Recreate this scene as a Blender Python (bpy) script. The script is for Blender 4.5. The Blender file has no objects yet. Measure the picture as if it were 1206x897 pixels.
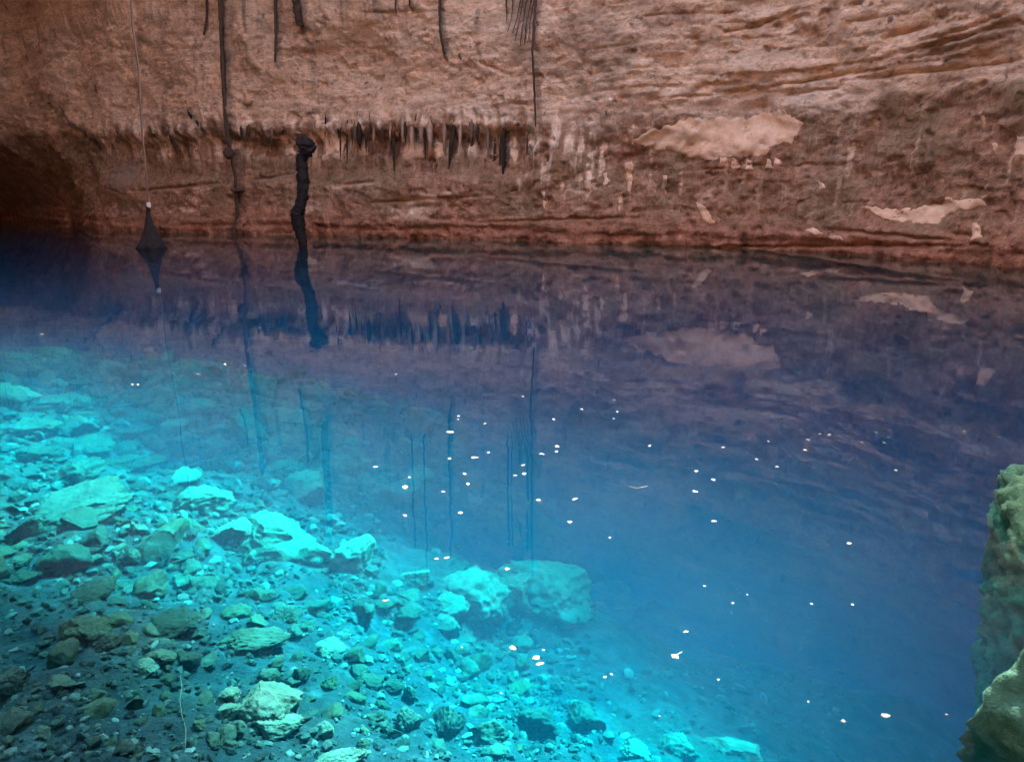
import bpy, math, random
import numpy as np
from mathutils import Vector, Matrix, geometry

sc = bpy.context.scene
R = math.radians
rng = np.random.default_rng(7)
random.seed(7)

# ------------------------------------------------------------------ camera, sky, sun, exposure
CAM_H, PITCH, FPX, PW, PH = 2.0, R(14.5), 877.0, 1206.0, 897.0
cam_d = bpy.data.cameras.new('camera')
cam_d.sensor_width = 36.0
cam_d.lens = 36.0 * FPX / PW
cam_d.clip_start, cam_d.clip_end = 0.05, 500.0
cam = bpy.data.objects.new('camera', cam_d)
cam.location = (0, 0, CAM_H)
cam.rotation_euler = (math.pi / 2 - PITCH, 0, 0)
sc.collection.objects.link(cam)
sc.camera = cam

SUN_EL, SUN_AZ = R(55), R(37)                       # azimuth: from straight ahead towards the right
world = bpy.data.worlds.new('World'); sc.world = world
world.use_nodes = True
wn = world.node_tree
sky_n = wn.nodes.new('ShaderNodeTexSky'); sky_n.sky_type = 'NISHITA'
sky_n.sun_disc = False
sky_n.sun_elevation = SUN_EL; sky_n.sun_rotation = SUN_AZ
sky_n.dust_density = 4.0; sky_n.air_density = 0.8; sky_n.ozone_density = 0.6
bg = wn.nodes['Background']; bg.inputs['Strength'].default_value = 0.15
wn.links.new(sky_n.outputs[0], bg.inputs[0])
sun_d = bpy.data.lights.new('sun', 'SUN'); sun_d.energy = 3.0; sun_d.angle = R(4.0)
sun_d.color = (1.0, 0.94, 0.84)
sun = bpy.data.objects.new('sun', sun_d); sc.collection.objects.link(sun)
sun_dir = Vector((math.sin(SUN_AZ) * math.cos(SUN_EL), math.cos(SUN_AZ) * math.cos(SUN_EL), math.sin(SUN_EL)))
sun.rotation_euler = sun_dir.to_track_quat('Z', 'Y').to_euler()
sun.location = sun_dir * 60
sc.view_settings.view_transform = 'Standard'
sc.view_settings.look = 'None'
sc.view_settings.gamma = 1.0
sc.view_settings.exposure = 4.95
cy = sc.cycles
cy.use_denoising = True
cy.max_bounces = 7; cy.diffuse_bounces = 4; cy.glossy_bounces = 3; cy.transmission_bounces = 4
cy.volume_bounces = 1; cy.transparent_max_bounces = 8
cy.caustics_reflective = False; cy.caustics_refractive = False
cy.sample_clamp_indirect = 4.0

# ------------------------------------------------------------------ helpers
C = sc.collection

def tag(o, label=None, cat=None, group=None, kind=None):
    if label: o['label'] = label
    if cat: o['category'] = cat
    if group: o['group'] = group
    if kind: o['kind'] = kind
    return o

def mesh_obj(name, v, f, mat=None, parent=None, smooth=True):
    me = bpy.data.meshes.new(name)
    v = np.asarray(v, dtype=np.float32)
    if isinstance(f, np.ndarray):
        n, k = f.shape
        me.vertices.add(len(v)); me.vertices.foreach_set('co', v.ravel())
        me.loops.add(n * k); me.polygons.add(n)
        me.loops.foreach_set('vertex_index', f.astype(np.int32).ravel())
        me.polygons.foreach_set('loop_start', np.arange(0, n * k, k, dtype=np.int32))
        me.update(calc_edges=True); me.validate()
    else:
        me.from_pydata(v.tolist(), [], f); me.update()
    me.polygons.foreach_set('use_smooth', [smooth] * len(me.polygons))
    if mat: me.materials.append(mat)
    o = bpy.data.objects.new(name, me); C.objects.link(o)
    if parent: o.parent = parent
    return o

def empty(name, loc=(0, 0, 0)):
    o = bpy.data.objects.new(name, None); o.location = loc; o.empty_display_size = .2
    C.objects.link(o); return o

def _hash(ix, iy, iz, seed):
    h = (ix * 374761393 + iy * 668265263 + iz * 2147483647 + seed * 974634777) & 0xffffffff
    h = ((h ^ (h >> 13)) * 1274126177) & 0xffffffff
    h = ((h ^ (h >> 15)) * 2246822519) & 0xffffffff
    return ((h ^ (h >> 16)) & 0xffff) / 65535.0

def vnoise(x, y, z, seed=0):
    x, y, z = np.broadcast_arrays(np.asarray(x, float), np.asarray(y, float), np.asarray(z, float))
    ix, iy, iz = np.floor(x).astype(np.int64), np.floor(y).astype(np.int64), np.floor(z).astype(np.int64)
    fx, fy, fz = x - ix, y - iy, z - iz
    fx, fy, fz = [t * t * t * (t * (t * 6 - 15) + 10) for t in (fx, fy, fz)]
    r = 0
    for dx in (0, 1):
        for dy in (0, 1):
            for dz in (0, 1):
                w = (fx if dx else 1 - fx) * (fy if dy else 1 - fy) * (fz if dz else 1 - fz)
                r = r + w * _hash(ix + dx, iy + dy, iz + dz, seed)
    return r * 2 - 1

def fbm(x, y, z, oct=4, seed=0, gain=.5):
    a, s, t = 1.0, 0, 0
    for k in range(oct):
        s = s + a * vnoise(x * 2**k, y * 2**k, z * 2**k, seed + k); t += a; a *= gain
    return s / t

def sstep(a, b, x):
    t = np.clip((np.asarray(x, float) - a) / (b - a), 0, 1); return t * t * (3 - 2 * t)

cp, sp = math.cos(PITCH), math.sin(PITCH)
def ray(px, py):
    u, v = (px - PW / 2) / FPX, (PH / 2 - py) / FPX
    return np.array([u, cp + v * sp, v * cp - sp])
def on_level(px, py, z=0.0):
    d = ray(px, py); t = (z - CAM_H) / d[2]
    return np.array([0, 0, CAM_H]) + d * t

# ------------------------------------------------------------------ node helpers
def new_mat(name):
    m = bpy.data.materials.new(name); m.use_nodes = True
    nt = m.node_tree; nt.nodes.clear()
    return m, nt
def N(nt, t, **kw):
    n = nt.nodes.new(t)
    for k, v in kw.items():
        if k in n.inputs: n.inputs[k].default_value = v
        else: setattr(n, k, v)
    return n
def noise(nt, vec, scale, detail=5, rough=.55):
    n = N(nt, 'ShaderNodeTexNoise'); n.inputs['Scale'].default_value = scale
    n.inputs['Detail'].default_value = detail; n.inputs['Roughness'].default_value = rough
    nt.links.new(vec, n.inputs['Vector']); return n.outputs['Fac']
def ramp(nt, fac, stops):
    n = N(nt, 'ShaderNodeValToRGB'); cr = n.color_ramp
    while len(cr.elements) < len(stops): cr.elements.new(.5)
    for e, (p, c) in zip(cr.elements, stops):
        e.position = p; e.color = (*c, 1) if len(c) == 3 else c
    nt.links.new(fac, n.inputs[0]); return n.outputs[0]
def mixc(nt, fac, a, b, mode='MIX'):
    n = N(nt, 'ShaderNodeMix', data_type='RGBA', blend_type=mode)
    for sock, val in ((n.inputs[0], fac), (n.inputs[6], a), (n.inputs[7], b)):
        if hasattr(val, 'links'): nt.links.new(val, sock)
        else: sock.default_value = val if isinstance(val, float) else (*val, 1)
    return n.outputs[2]
def mth(nt, op, a, b=0.0, clamp=False):
    n = N(nt, 'ShaderNodeMath', operation=op); n.use_clamp = clamp
    for i, val in enumerate((a, b)):
        if hasattr(val, 'links'): nt.links.new(val, n.inputs[i])
        else: n.inputs[i].default_value = val
    return n.outputs[0]
def mapping(nt, vec, scale):
    n = N(nt, 'ShaderNodeMapping'); n.inputs['Scale'].default_value = scale
    nt.links.new(vec, n.inputs[0]); return n.outputs[0]
def mapping_col(nt, vec, scale): return mapping(nt, vec, scale)
def finish(nt, color, rough=.9, height=None, strength=.5, dist=.05, spec=.2):
    b = N(nt, 'ShaderNodeBsdfPrincipled'); o = N(nt, 'ShaderNodeOutputMaterial')
    if hasattr(color, 'links'): nt.links.new(color, b.inputs['Base Color'])
    else: b.inputs['Base Color'].default_value = (*color, 1)
    b.inputs['Roughness'].default_value = rough
    b.inputs['Specular IOR Level'].default_value = spec
    if height is not None:
        bp = N(nt, 'ShaderNodeBump'); bp.inputs['Strength'].default_value = strength
        bp.inputs['Distance'].default_value = dist
        nt.links.new(height, bp.inputs['Height']); nt.links.new(bp.outputs[0], b.inputs['Normal'])
    nt.links.new(b.outputs[0], o.inputs[0])

# ------------------------------------------------------------------ materials
def wall_material():
    m, nt = new_mat('wall_rock')
    P = N(nt, 'ShaderNodeNewGeometry').outputs['Position']
    at = N(nt, 'ShaderNodeAttribute'); at.attribute_name = 'zones'
    sep = N(nt, 'ShaderNodeSeparateColor'); nt.links.new(at.outputs['Color'], sep.inputs[0])
    mud, pale, dark = sep.outputs[0], sep.outputs[1], sep.outputs[2]
    n1 = noise(nt, P, .55, 6); n2 = noise(nt, P, 3.2, 6, .65)
    strat = noise(nt, mapping(nt, P, (.25, .25, 3.0)), 1.3, 6, .6)
    drip = noise(nt, mapping(nt, P, (2.6, 2.6, .35)), 1.5, 5, .65)
    tan = ramp(nt, n1, [(.25, (0.390, 0.180, 0.087)), (.5, (0.520, 0.267, 0.138)), (.75, (0.650, 0.359, 0.190))])
    tan = mixc(nt, ramp(nt, strat, [(.35, (0, 0, 0)), (.65, (1, 1, 1))]), tan, (0.572, 0.325, 0.180))
    tan = mixc(nt, ramp(nt, n2, [(.30, (1, 1, 1)), (.46, (0, 0, 0))]), tan, (0.312, 0.145, 0.076))
    mudc = ramp(nt, n2, [(.3, (0.202, 0.081, 0.038)), (.5, (0.293, 0.125, 0.061)), (.72, (0.390, 0.185, 0.095))])
    mudc = mixc(nt, ramp(nt, drip, [(.52, (0, 0, 0)), (.68, (.75, .75, .75))]), mudc, (0.468, 0.243, 0.128))
    mudc = mixc(nt, ramp(nt, n1, [(.42, (0, 0, 0)), (.62, (.6, .6, .6))]), mudc, (0.221, 0.127, 0.057))
    col = mixc(nt, mud, tan, mudc)
    sepz = N(nt, 'ShaderNodeSeparateXYZ'); nt.links.new(P, sepz.inputs[0])
    wetf = mth(nt, 'ADD', sepz.outputs[2], mth(nt, 'MULTIPLY', n1, 1.2))
    wet = ramp(nt, mth(nt, 'DIVIDE', wetf, 3.0, True), [(.30, (1, 1, 1)), (.62, (0, 0, 0))])
    wetc = ramp(nt, n2, [(.3, (0.2028, 0.0676, 0.0325)), (.6, (0.3380, 0.1287, 0.0624)), (.75, (0.5070, 0.2561, 0.1352))])
    col = mixc(nt, wet, col, wetc)
    palec = ramp(nt, n2, [(.3, (0.650, 0.394, 0.233)), (.7, (0.806, 0.510, 0.314))])
    col = mixc(nt, pale, col, palec)
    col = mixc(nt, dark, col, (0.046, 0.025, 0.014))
    h = mth(nt, 'ADD', mth(nt, 'ADD', noise(nt, P, 5.0, 8, .62), mth(nt, 'MULTIPLY', noise(nt, P, 15, 6, .7), .35)), mth(nt, 'MULTIPLY', strat, .3))
    zc = mixc(nt, mud, mapping_col(nt, P, (.8, .8, 2.2)), mapping_col(nt, P, (1.6, 1.6, .7)))
    blot = noise(nt, zc, 1.0, 8, .62)
    col = mixc(nt, 1.0, col, ramp(nt, blot, [(.30, (.95, .97, 1.0)), (.5, (1.38, 1.50, 1.66)), (.68, (1.62, 1.82, 2.1))]), 'MULTIPLY')
    fine = noise(nt, zc, 6.0, 5, .6)
    col = mixc(nt, 1.0, col, ramp(nt, fine, [(.30, (.62, .60, .58)), (.46, (1, 1, 1)), (.70, (1.12, 1.13, 1.15))]), 'MULTIPLY')
    pits = noise(nt, P, 2.7, 3, .5)
    col = mixc(nt, ramp(nt, pits, [(.27, (.7, .7, .7)), (.33, (0, 0, 0))]), col, (.06, .03, .018))
    col = mixc(nt, 1.0, col, (.97, 1.0, 1.02), 'MULTIPLY')
    finish(nt, col, .88, h, 1.0, .16)
    return m

def patch_material():
    m, nt = new_mat('bare_limestone')
    P = N(nt, 'ShaderNodeNewGeometry').outputs['Position']
    n2 = noise(nt, P, 2.5, 7, .65)
    col = ramp(nt, n2, [(.3, (0.598, 0.348, 0.199)), (.5, (0.754, 0.464, 0.285)), (.75, (0.850, 0.556, 0.351))])
    finish(nt, col, .9, noise(nt, P, 6, 7), .5, .08)
    return m

def simple_rock(name, stops, scale=4., bump=.5, dist=.04, rough=.85, obj_random=True, algae=None, spec=.2):
    m, nt = new_mat(name)
    P = N(nt, 'ShaderNodeNewGeometry').outputs['Position']
    n2 = noise(nt, P, scale, 7, .65)
    col = ramp(nt, n2, stops)
    if algae:
        col = mixc(nt, ramp(nt, noise(nt, P, scale * .35, 4), [(.45, (0, 0, 0)), (.62, (.8, .8, .8))]), col, algae)
    if obj_random:
        oi = N(nt, 'ShaderNodeObjectInfo')
        k = ramp(nt, oi.outputs['Random'], [(0, (.45, .45, .45)), (.5, (.85, .85, .82)), (1, (1.25, 1.22, 1.15))])
        col = mixc(nt, 1.0, col, k, 'MULTIPLY')
    finish(nt, col, rough, noise(nt, P, scale * 2.2, 7, .6), bump, dist, spec)
    return m

M = {}
M['wall'] = wall_material()
M['patch'] = patch_material()
M['bank'] = simple_rock('roof_rock', [(.3, (.07, .045, .03)), (.7, (.15, .10, .07))], .8, .6, .2, obj_random=False)
def bed_material():
    m, nt = new_mat('pool_bed')
    P = N(nt, 'ShaderNodeNewGeometry').outputs['Position']
    at = N(nt, 'ShaderNodeAttribute'); at.attribute_name = 'bare'
    n = noise(nt, P, 5, 8, .7); n2 = noise(nt, P, 1.6, 5)
    silt = ramp(nt, n, [(.32, (0.0050, 0.0067, 0.0101)), (.5, (0.0111, 0.0146, 0.0209)), (.62, (0.0252, 0.0308, 0.0390)), (.8, (0.0706, 0.0784, 0.0874))])
    bare = ramp(nt, n, [(.3, (0.0107, 0.0113, 0.0091)), (.5, (0.0289, 0.0289, 0.0228)), (.75, (0.0669, 0.0654, 0.0517))])
    f = mth(nt, 'ADD', at.outputs['Fac'], mth(nt, 'MULTIPLY', mth(nt, 'SUBTRACT', n2, .5), 1.6), True)
    finish(nt, mixc(nt, f, silt, bare), .9, noise(nt, P, 9, 8, .65), 1.0, .06)
    return m
M['bed'] = bed_material()
M['rock'] = simple_rock('limestone_rock', [(.3, (0.0143, 0.0143, 0.0117)), (.5, (0.0329, 0.0322, 0.0263)), (.75, (0.0680, 0.0658, 0.0548))], 5.0, .7, .04, algae=(0.0285, 0.0296, 0.0153))
def rubble_material():
    m, nt = new_mat('rubble_stone')
    P = N(nt, 'ShaderNodeNewGeometry').outputs['Position']
    at = N(nt, 'ShaderNodeAttribute'); at.attribute_name = 'tone'
    col = ramp(nt, at.outputs['Fac'], [(0, (0.0079, 0.0090, 0.0094)), (.45, (0.0219, 0.0240, 0.0235)), (.8, (0.0437, 0.0460, 0.0433)), (.95, (0.0834, 0.0858, 0.0843)), (1, (0.1092, 0.1129, 0.1171))])
    col = mixc(nt, 1.0, col, ramp(nt, noise(nt, P, 14, 6, .65), [(.3, (.6, .6, .6)), (.7, (1.3, 1.3, 1.3))]), 'MULTIPLY')
    finish(nt, col, .9, noise(nt, P, 25, 5), .6, .02)
    return m
M['rubble'] = rubble_material()
M['pale'] = simple_rock('bright_rock', [(.3, (0.0400, 0.0400, 0.0292)), (.5, (0.0801, 0.0786, 0.0600)), (.75, (0.1232, 0.1201, 0.1016))], 5.0, .8, .04, obj_random=False)
M['ledge'] = simple_rock('ledge_rock', [(.3, (0.0320, 0.0320, 0.0234)), (.5, (0.0641, 0.0628, 0.0480)), (.75, (0.0986, 0.0960, 0.0813))], 5.0, .8, .04, obj_random=False)
M['grey'] = simple_rock('grey_rock', [(.3, (0.0139, 0.0151, 0.0134)), (.5, (0.0302, 0.0314, 0.0279)), (.75, (0.0557, 0.0557, 0.0464))], 4.0, .8, .04, algae=(0.0209, 0.0232, 0.0116))
M['green'] = simple_rock('algae_rock', [(.3, (0.0086, 0.0370, 0.0251)), (.5, (0.0198, 0.0737, 0.0513)), (.75, (0.0396, 0.1210, 0.0877))], 3.0, .8, .06, obj_random=False, algae=(0.0178, 0.0539, 0.0219))
M['root'] = simple_rock('dark_root', [(.3, (0.0525, 0.0285, 0.0180)), (.7, (0.1275, 0.0705, 0.0450))], 8., .6, .03, obj_random=False)
M['black'] = simple_rock('black_root', [(.3, (.010, .008, .009)), (.7, (.030, .022, .020))], 8., .6, .03, obj_random=False)
M['stal'] = simple_rock('dark_stalactite', [(.3, (.03, .017, .011)), (.7, (.09, .05, .032))], 6., .6, .03)  # darker tone than the pale stalactites between
M['palestal'] = simple_rock('pale_stalactite', [(.3, (.30, .19, .13)), (.7, (.48, .33, .24))], 6., .6, .03)
M['rope'] = simple_rock('rope_fibre', [(.3, (0.1500, 0.0900, 0.0600)), (.7, (0.2520, 0.1680, 0.1200))], 40., .4, .01, obj_random=False)
M['knot'] = simple_rock('pale_knot', [(.3, (.55, .48, .42)), (.7, (.75, .68, .6))], 40., .4, .01, obj_random=False)
M['petal'] = simple_rock('petal', [(.3, (.10, .095, .085)), (.7, (.19, .185, .17))], 60., .3, .003)
M['wood'] = simple_rock('sunken_wood', [(.3, (0.0825, 0.0713, 0.0450)), (.7, (0.1500, 0.1350, 0.0900))], 12., .6, .02, obj_random=False)

def water_material():
    m, nt = new_mat('clear_water')
    g = N(nt, 'ShaderNodeNewGeometry')
    bp = N(nt, 'ShaderNodeBump'); bp.inputs['Strength'].default_value = .05; bp.inputs['Distance'].default_value = .02
    nt.links.new(noise(nt, mapping(nt, g.outputs['Position'], (1, 1, 1)), 2.2, 2), bp.inputs['Height'])
    dot = N(nt, 'ShaderNodeVectorMath', operation='DOT_PRODUCT')
    nt.links.new(g.outputs['Incoming'], dot.inputs[0]); nt.links.new(g.outputs['Normal'], dot.inputs[1])
    c = mth(nt, 'SUBTRACT', 1.0, mth(nt, 'ABSOLUTE', dot.outputs['Value']), True)
    F = mth(nt, 'ADD', mth(nt, 'MULTIPLY', mth(nt, 'POWER', c, 4.1), .98), .015, True)
    tr = N(nt, 'ShaderNodeBsdfTransparent'); gl = N(nt, 'ShaderNodeBsdfGlossy'); gl.inputs['Roughness'].default_value = .012
    nt.links.new(bp.outputs[0], gl.inputs['Normal'])
    mx = N(nt, 'ShaderNodeMixShader'); nt.links.new(F, mx.inputs[0])
    nt.links.new(tr.outputs[0], mx.inputs[1]); nt.links.new(gl.outputs[0], mx.inputs[2])
    SA, SS = (1.5, .088, .034), (.0007, .0118, .0215)      # absorption and scattering per metre
    ab = N(nt, 'ShaderNodeVolumeAbsorption'); ab.inputs['Density'].default_value = max(SA)
    ab.inputs['Color'].default_value = (*[1 - q / max(SA) for q in SA], 1)
    vs = N(nt, 'ShaderNodeVolumeScatter'); vs.inputs['Density'].default_value = max(SS)
    vs.inputs['Color'].default_value = (*[q / max(SS) for q in SS], 1)
    ad = N(nt, 'ShaderNodeAddShader'); nt.links.new(ab.outputs[0], ad.inputs[0]); nt.links.new(vs.outputs[0], ad.inputs[1])
    o = N(nt, 'ShaderNodeOutputMaterial'); nt.links.new(mx.outputs[0], o.inputs[0]); nt.links.new(ad.outputs[0], o.inputs[1])
    return m
M['water'] = water_material()

# ------------------------------------------------------------------ plan of the pit
wl = [(5, 268), (100, 270), (300, 275), (450, 279), (630, 284), (800, 289), (942, 295), (1050, 302), (1146, 309), (1206, 314)]
vis = [on_level(px, py)[:2] for px, py in wl]
plan = [(-38, 34), (-34, 38.5)] + [tuple(p) for p in vis] + [(15.6, 16.2), (17.0, 11), (16.5, 4), (12, -5), (3, -10), (-10, -10), (-22, -4), (-32, 8), (-38, 22)]
plan = np.array(plan)

def catmull(pts, n=40):
    out, L = [], len(pts)
    for i in range(L):
        p0, p1, p2, p3 = pts[i - 1], pts[i], pts[(i + 1) % L], pts[(i + 2) % L]
        t = np.linspace(0, 1, n, endpoint=False)[:, None]
        out.append(.5 * (2 * p1 + (p2 - p0) * t + (2 * p0 - 5 * p1 + 4 * p2 - p3) * t**2 + (3 * p1 - p0 - 3 * p2 + p3) * t**3))
    return np.concatenate(out)
loop = catmull(plan)
seg = np.linalg.norm(np.roll(loop, -1, 0) - loop, axis=1)
S = np.concatenate([[0], np.cumsum(seg)]); LEN = S[-1]
loopc = np.vstack([loop, loop[:1]])
def plan_at(s):
    s = np.asarray(s) % LEN
    return np.stack([np.interp(s, S, loopc[:, 0]), np.interp(s, S, loopc[:, 1])], -1)
def plan_nrm(s):
    d = plan_at(np.asarray(s) + .6) - plan_at(np.asarray(s) - .6)
    d /= np.linalg.norm(d, axis=-1, keepdims=True)
    return np.stack([d[..., 1], -d[..., 0]], -1)           # the loop runs clockwise: inward is to the right
S_FAR0 = S[40 * 1]                                        # around the left edge of the frame
S_FAR1 = S[40 * 13]
def wall_sz(px, py):
    """Where a sight line meets the (undisplaced) upright wall: (s, z)."""
    d = ray(px, py); a = math.atan2(d[0], d[1])
    k = np.arange(20, 40 * 15)
    ang = np.arctan2(loop[k, 0], loop[k, 1])
    j = np.interp(a, ang, k)
    i = int(j); fr = j - i
    s = S[i] + fr * seg[i]
    p = plan_at(s)
    return s, CAM_H + d[2] / math.hypot(d[0], d[1]) * math.hypot(*p)

# features of the far wall in wall coordinates (s, z)
def poly_sz(pts): return np.array([wall_sz(*p) for p in pts])
def seg_dist(s, z, a, b):
    a, b = np.array(a), np.array(b); ab = b - a
    t = np.clip(((s - a[0]) * ab[0] + (z - a[1]) * ab[1]) / (ab @ ab), 0, 1)
    return np.hypot(s - a[0] - t * ab[0], z - a[1] - t * ab[1]), t

MUDZ = 4.75
CREV = [((1046, 66), (1206, 26), .055, .32), ((1075, 52), (1206, 14), .03, .2), ((1055, 74), (1206, 40), .03, .16), ((790, 116), (1050, 78), .035, .22), ((1010, 92), (1206, 70), .04, .22),
        ((850, 38), (940, 8), .04, .25), ((925, 98), (1000, 84), .04, .22), ((925, 112), (990, 102), .035, .2), ((1040, 45), (1090, 28), .05, .3), ((1000, 8), (1015, 4), .05, .25),
        ((800, 202), (905, 193), .03, .15), ((905, 196), (1010, 193), .03, .15), ((830, 292), (1180, 288), .05, .3), ((980, 270), (1150, 284), .05, .25),
        ((56, 128), (72, 150), .12, .7), ((72, 150), (110, 172), .10, .6), ((440, 238), (560, 232), .05, .22), ((400, 218), (440, 214), .06, .3),
        ((125, 222), (150, 232), .06, .3), ((160, 225), (270, 215), .06, .3), ((550, 262), (760, 256), .05, .2), ((600, 120), (628, 124), .05, .2),
        ((420, 15), (520, 12), .04, .2), ((560, 72), (600, 90), .05, .2), ((290, 213), (345, 203), .06, .3)]
CREV = [(wall_sz(*a), wall_sz(*b), w, d) for a, b, w, d in CREV]
STAIN_SHADE = [((262, -20), (270, 90), .30, .6), ((270, 90), (282, 200), .26, .55), ((282, 200), (286, 276), .26, .6), ((324, -10), (327, 76), .22, .6), ((356, -10), (356, 34), .4, .65), ((356, 34), (360, 110), .22, .28),
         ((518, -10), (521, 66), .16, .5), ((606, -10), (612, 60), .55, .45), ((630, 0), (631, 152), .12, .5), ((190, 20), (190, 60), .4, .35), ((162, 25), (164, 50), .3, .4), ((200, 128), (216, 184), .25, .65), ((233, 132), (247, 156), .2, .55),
         ((58, 130), (108, 171), .3, .8), ((443, 2), (447, 22), .25, .5), ((305, 20), (312, 34), .3, .4), ((700, 30), (720, 75), 1.0, .4), ((760, 15), (800, 25), .7, .3), ((995, 145), (1003, 158), .2, .5), ((1187, 134), (1189, 136), .18, .9), ((1090, 60), (1206, 32), .25, .5)]  # includes shade of the left slash and right crevice, put into the colour
S_TURN = wall_sz(142, 250)[0]
s_mid = wall_sz(640, 200)[0]; s_right = wall_sz(900, 200)[0]

def wall_disp(s, z):
    """Inward displacement of the wall (m) at arc length s, height z."""
    p = plan_at(s); x, y = p[..., 0], p[..., 1]
    d = 1.1 * fbm(x * .13, y * .13, z * .16, 3, 1) + .42 * fbm(x * .5, y * .5, z * .7, 4, 11) + .17 * fbm(x * 1.6, y * 1.6, z * 2.6, 5, 23, .6) + .07 * np.abs(fbm(x * 4, y * 4, z * 4, 4, 29, .6)) - .10 * sstep(.32, .5, fbm(x * 2.2, y * 2.2, z * 3.2, 3, 37))
    # rock beds above the mud line: stepped courses, each eroded to its own depth
    zz = z + .10 * fbm(x * .25, y * .25, 0 * z, 2, 31) + .03 * fbm(x * 2, y * 2, z, 2, 33) - .03 * (s - s_mid) * 0
    lay = zz / .36 + .35 * np.sin(zz * 2.3)
    k = np.floor(lay); fr = lay - k
    step = _hash(k.astype(np.int64), np.floor(x * .45 + .37 * k).astype(np.int64), np.floor(y * .3).astype(np.int64), 5)
    blocks = (step - .5) * .13 - .09 * np.exp(-(np.minimum(fr, 1 - fr) / .07) ** 2) * (fbm(x * .8, y * .8, k, 2, 41) > -.1)
    upper = sstep(MUDZ - .1, MUDZ + .5, z) * (.25 + .75 * sstep(s_mid - 3, s_right, s))
    d = d + blocks * upper
    # low courses at the water's edge
    low = sstep(1.3, .5, z)
    st2 = np.sin(zz * 14 + 3 * fbm(x * .4, y * .4, z, 2, 47)) * .035
    d = d + low * (.25 + st2)
    # the hanging fringe between the mud line and a hollow under it
    fringe = sstep(s_mid - 26, s_mid - 20, s) * sstep(s_mid + 1, s_mid - 3, s)
    d = d + fringe * (.30 * sstep(3.7, 4.6, z) * sstep(6.2, 4.9, z) - .45 * sstep(2.0, 2.8, z) * sstep(4.5, 3.9, z))
    d = d + fringe * .30 * sstep(2.2, 3.2, z) * sstep(5.3, 4.7, z) * fbm(x * 2.8, y * 2.8, z * .12, 3, 53, .65)
    d = d - fringe * .35 * sstep(2.5, 3.1, z) * sstep(5.0, 4.4, z) * sstep(.16, .34, fbm(x * 4.6 + 7, y * 4.6, z * .15, 3, 57)) * sstep(-.25, .2, fbm(x * .55, y * .55, z * .5, 3, 59))
    for a, b, w, dep in CREV:
        q, t = seg_dist(s, z + .07 * fbm(x * 2.2, y * 2.2, z, 3, 61, .7), a, b)
        d = d - dep * np.exp(-(q / w) ** 2) * (.4 + .6 * np.sin(np.pi * np.clip(t, .03, .97)))
    # unseen overhang, added above the view to shade the wall's left end
    d = d + 5.0 * sstep(10.3, 14.5, z) * sstep(s_mid - 9, s_mid - 24, s) * sstep(s_mid - 48, s_mid - 40, s)
    # at its left end the wall rounds away into an unlit side passage
    a_ = np.clip(S_TURN - s, 0, 22); a_ = np.where(s > S_TURN, 0, a_)
    vf = .34 + .66 * sstep(5.2 + 2.4 * fbm(x * .22, y * .22, z * .1, 3, 71), .4, z)
    rec = np.minimum(a_ ** 2 / 12.0, 26.0) * np.where(s < S_TURN - 24, 0, 1)
    d = d - rec * vf
    return d

def lean(z):
    return .02 * np.maximum(z - 4, 0) + .004 * np.maximum(z - 10, 0) ** 2
def wall_xyz(s, z, off=0.0):
    s = np.asarray(s, float); z = np.asarray(z, float)
    p, n = plan_at(s), plan_nrm(s)
    k = (wall_disp(s, z) + lean(z) + off)[..., None]
    q = p + n * k
    return np.concatenate([q, z[..., None]], -1)

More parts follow.
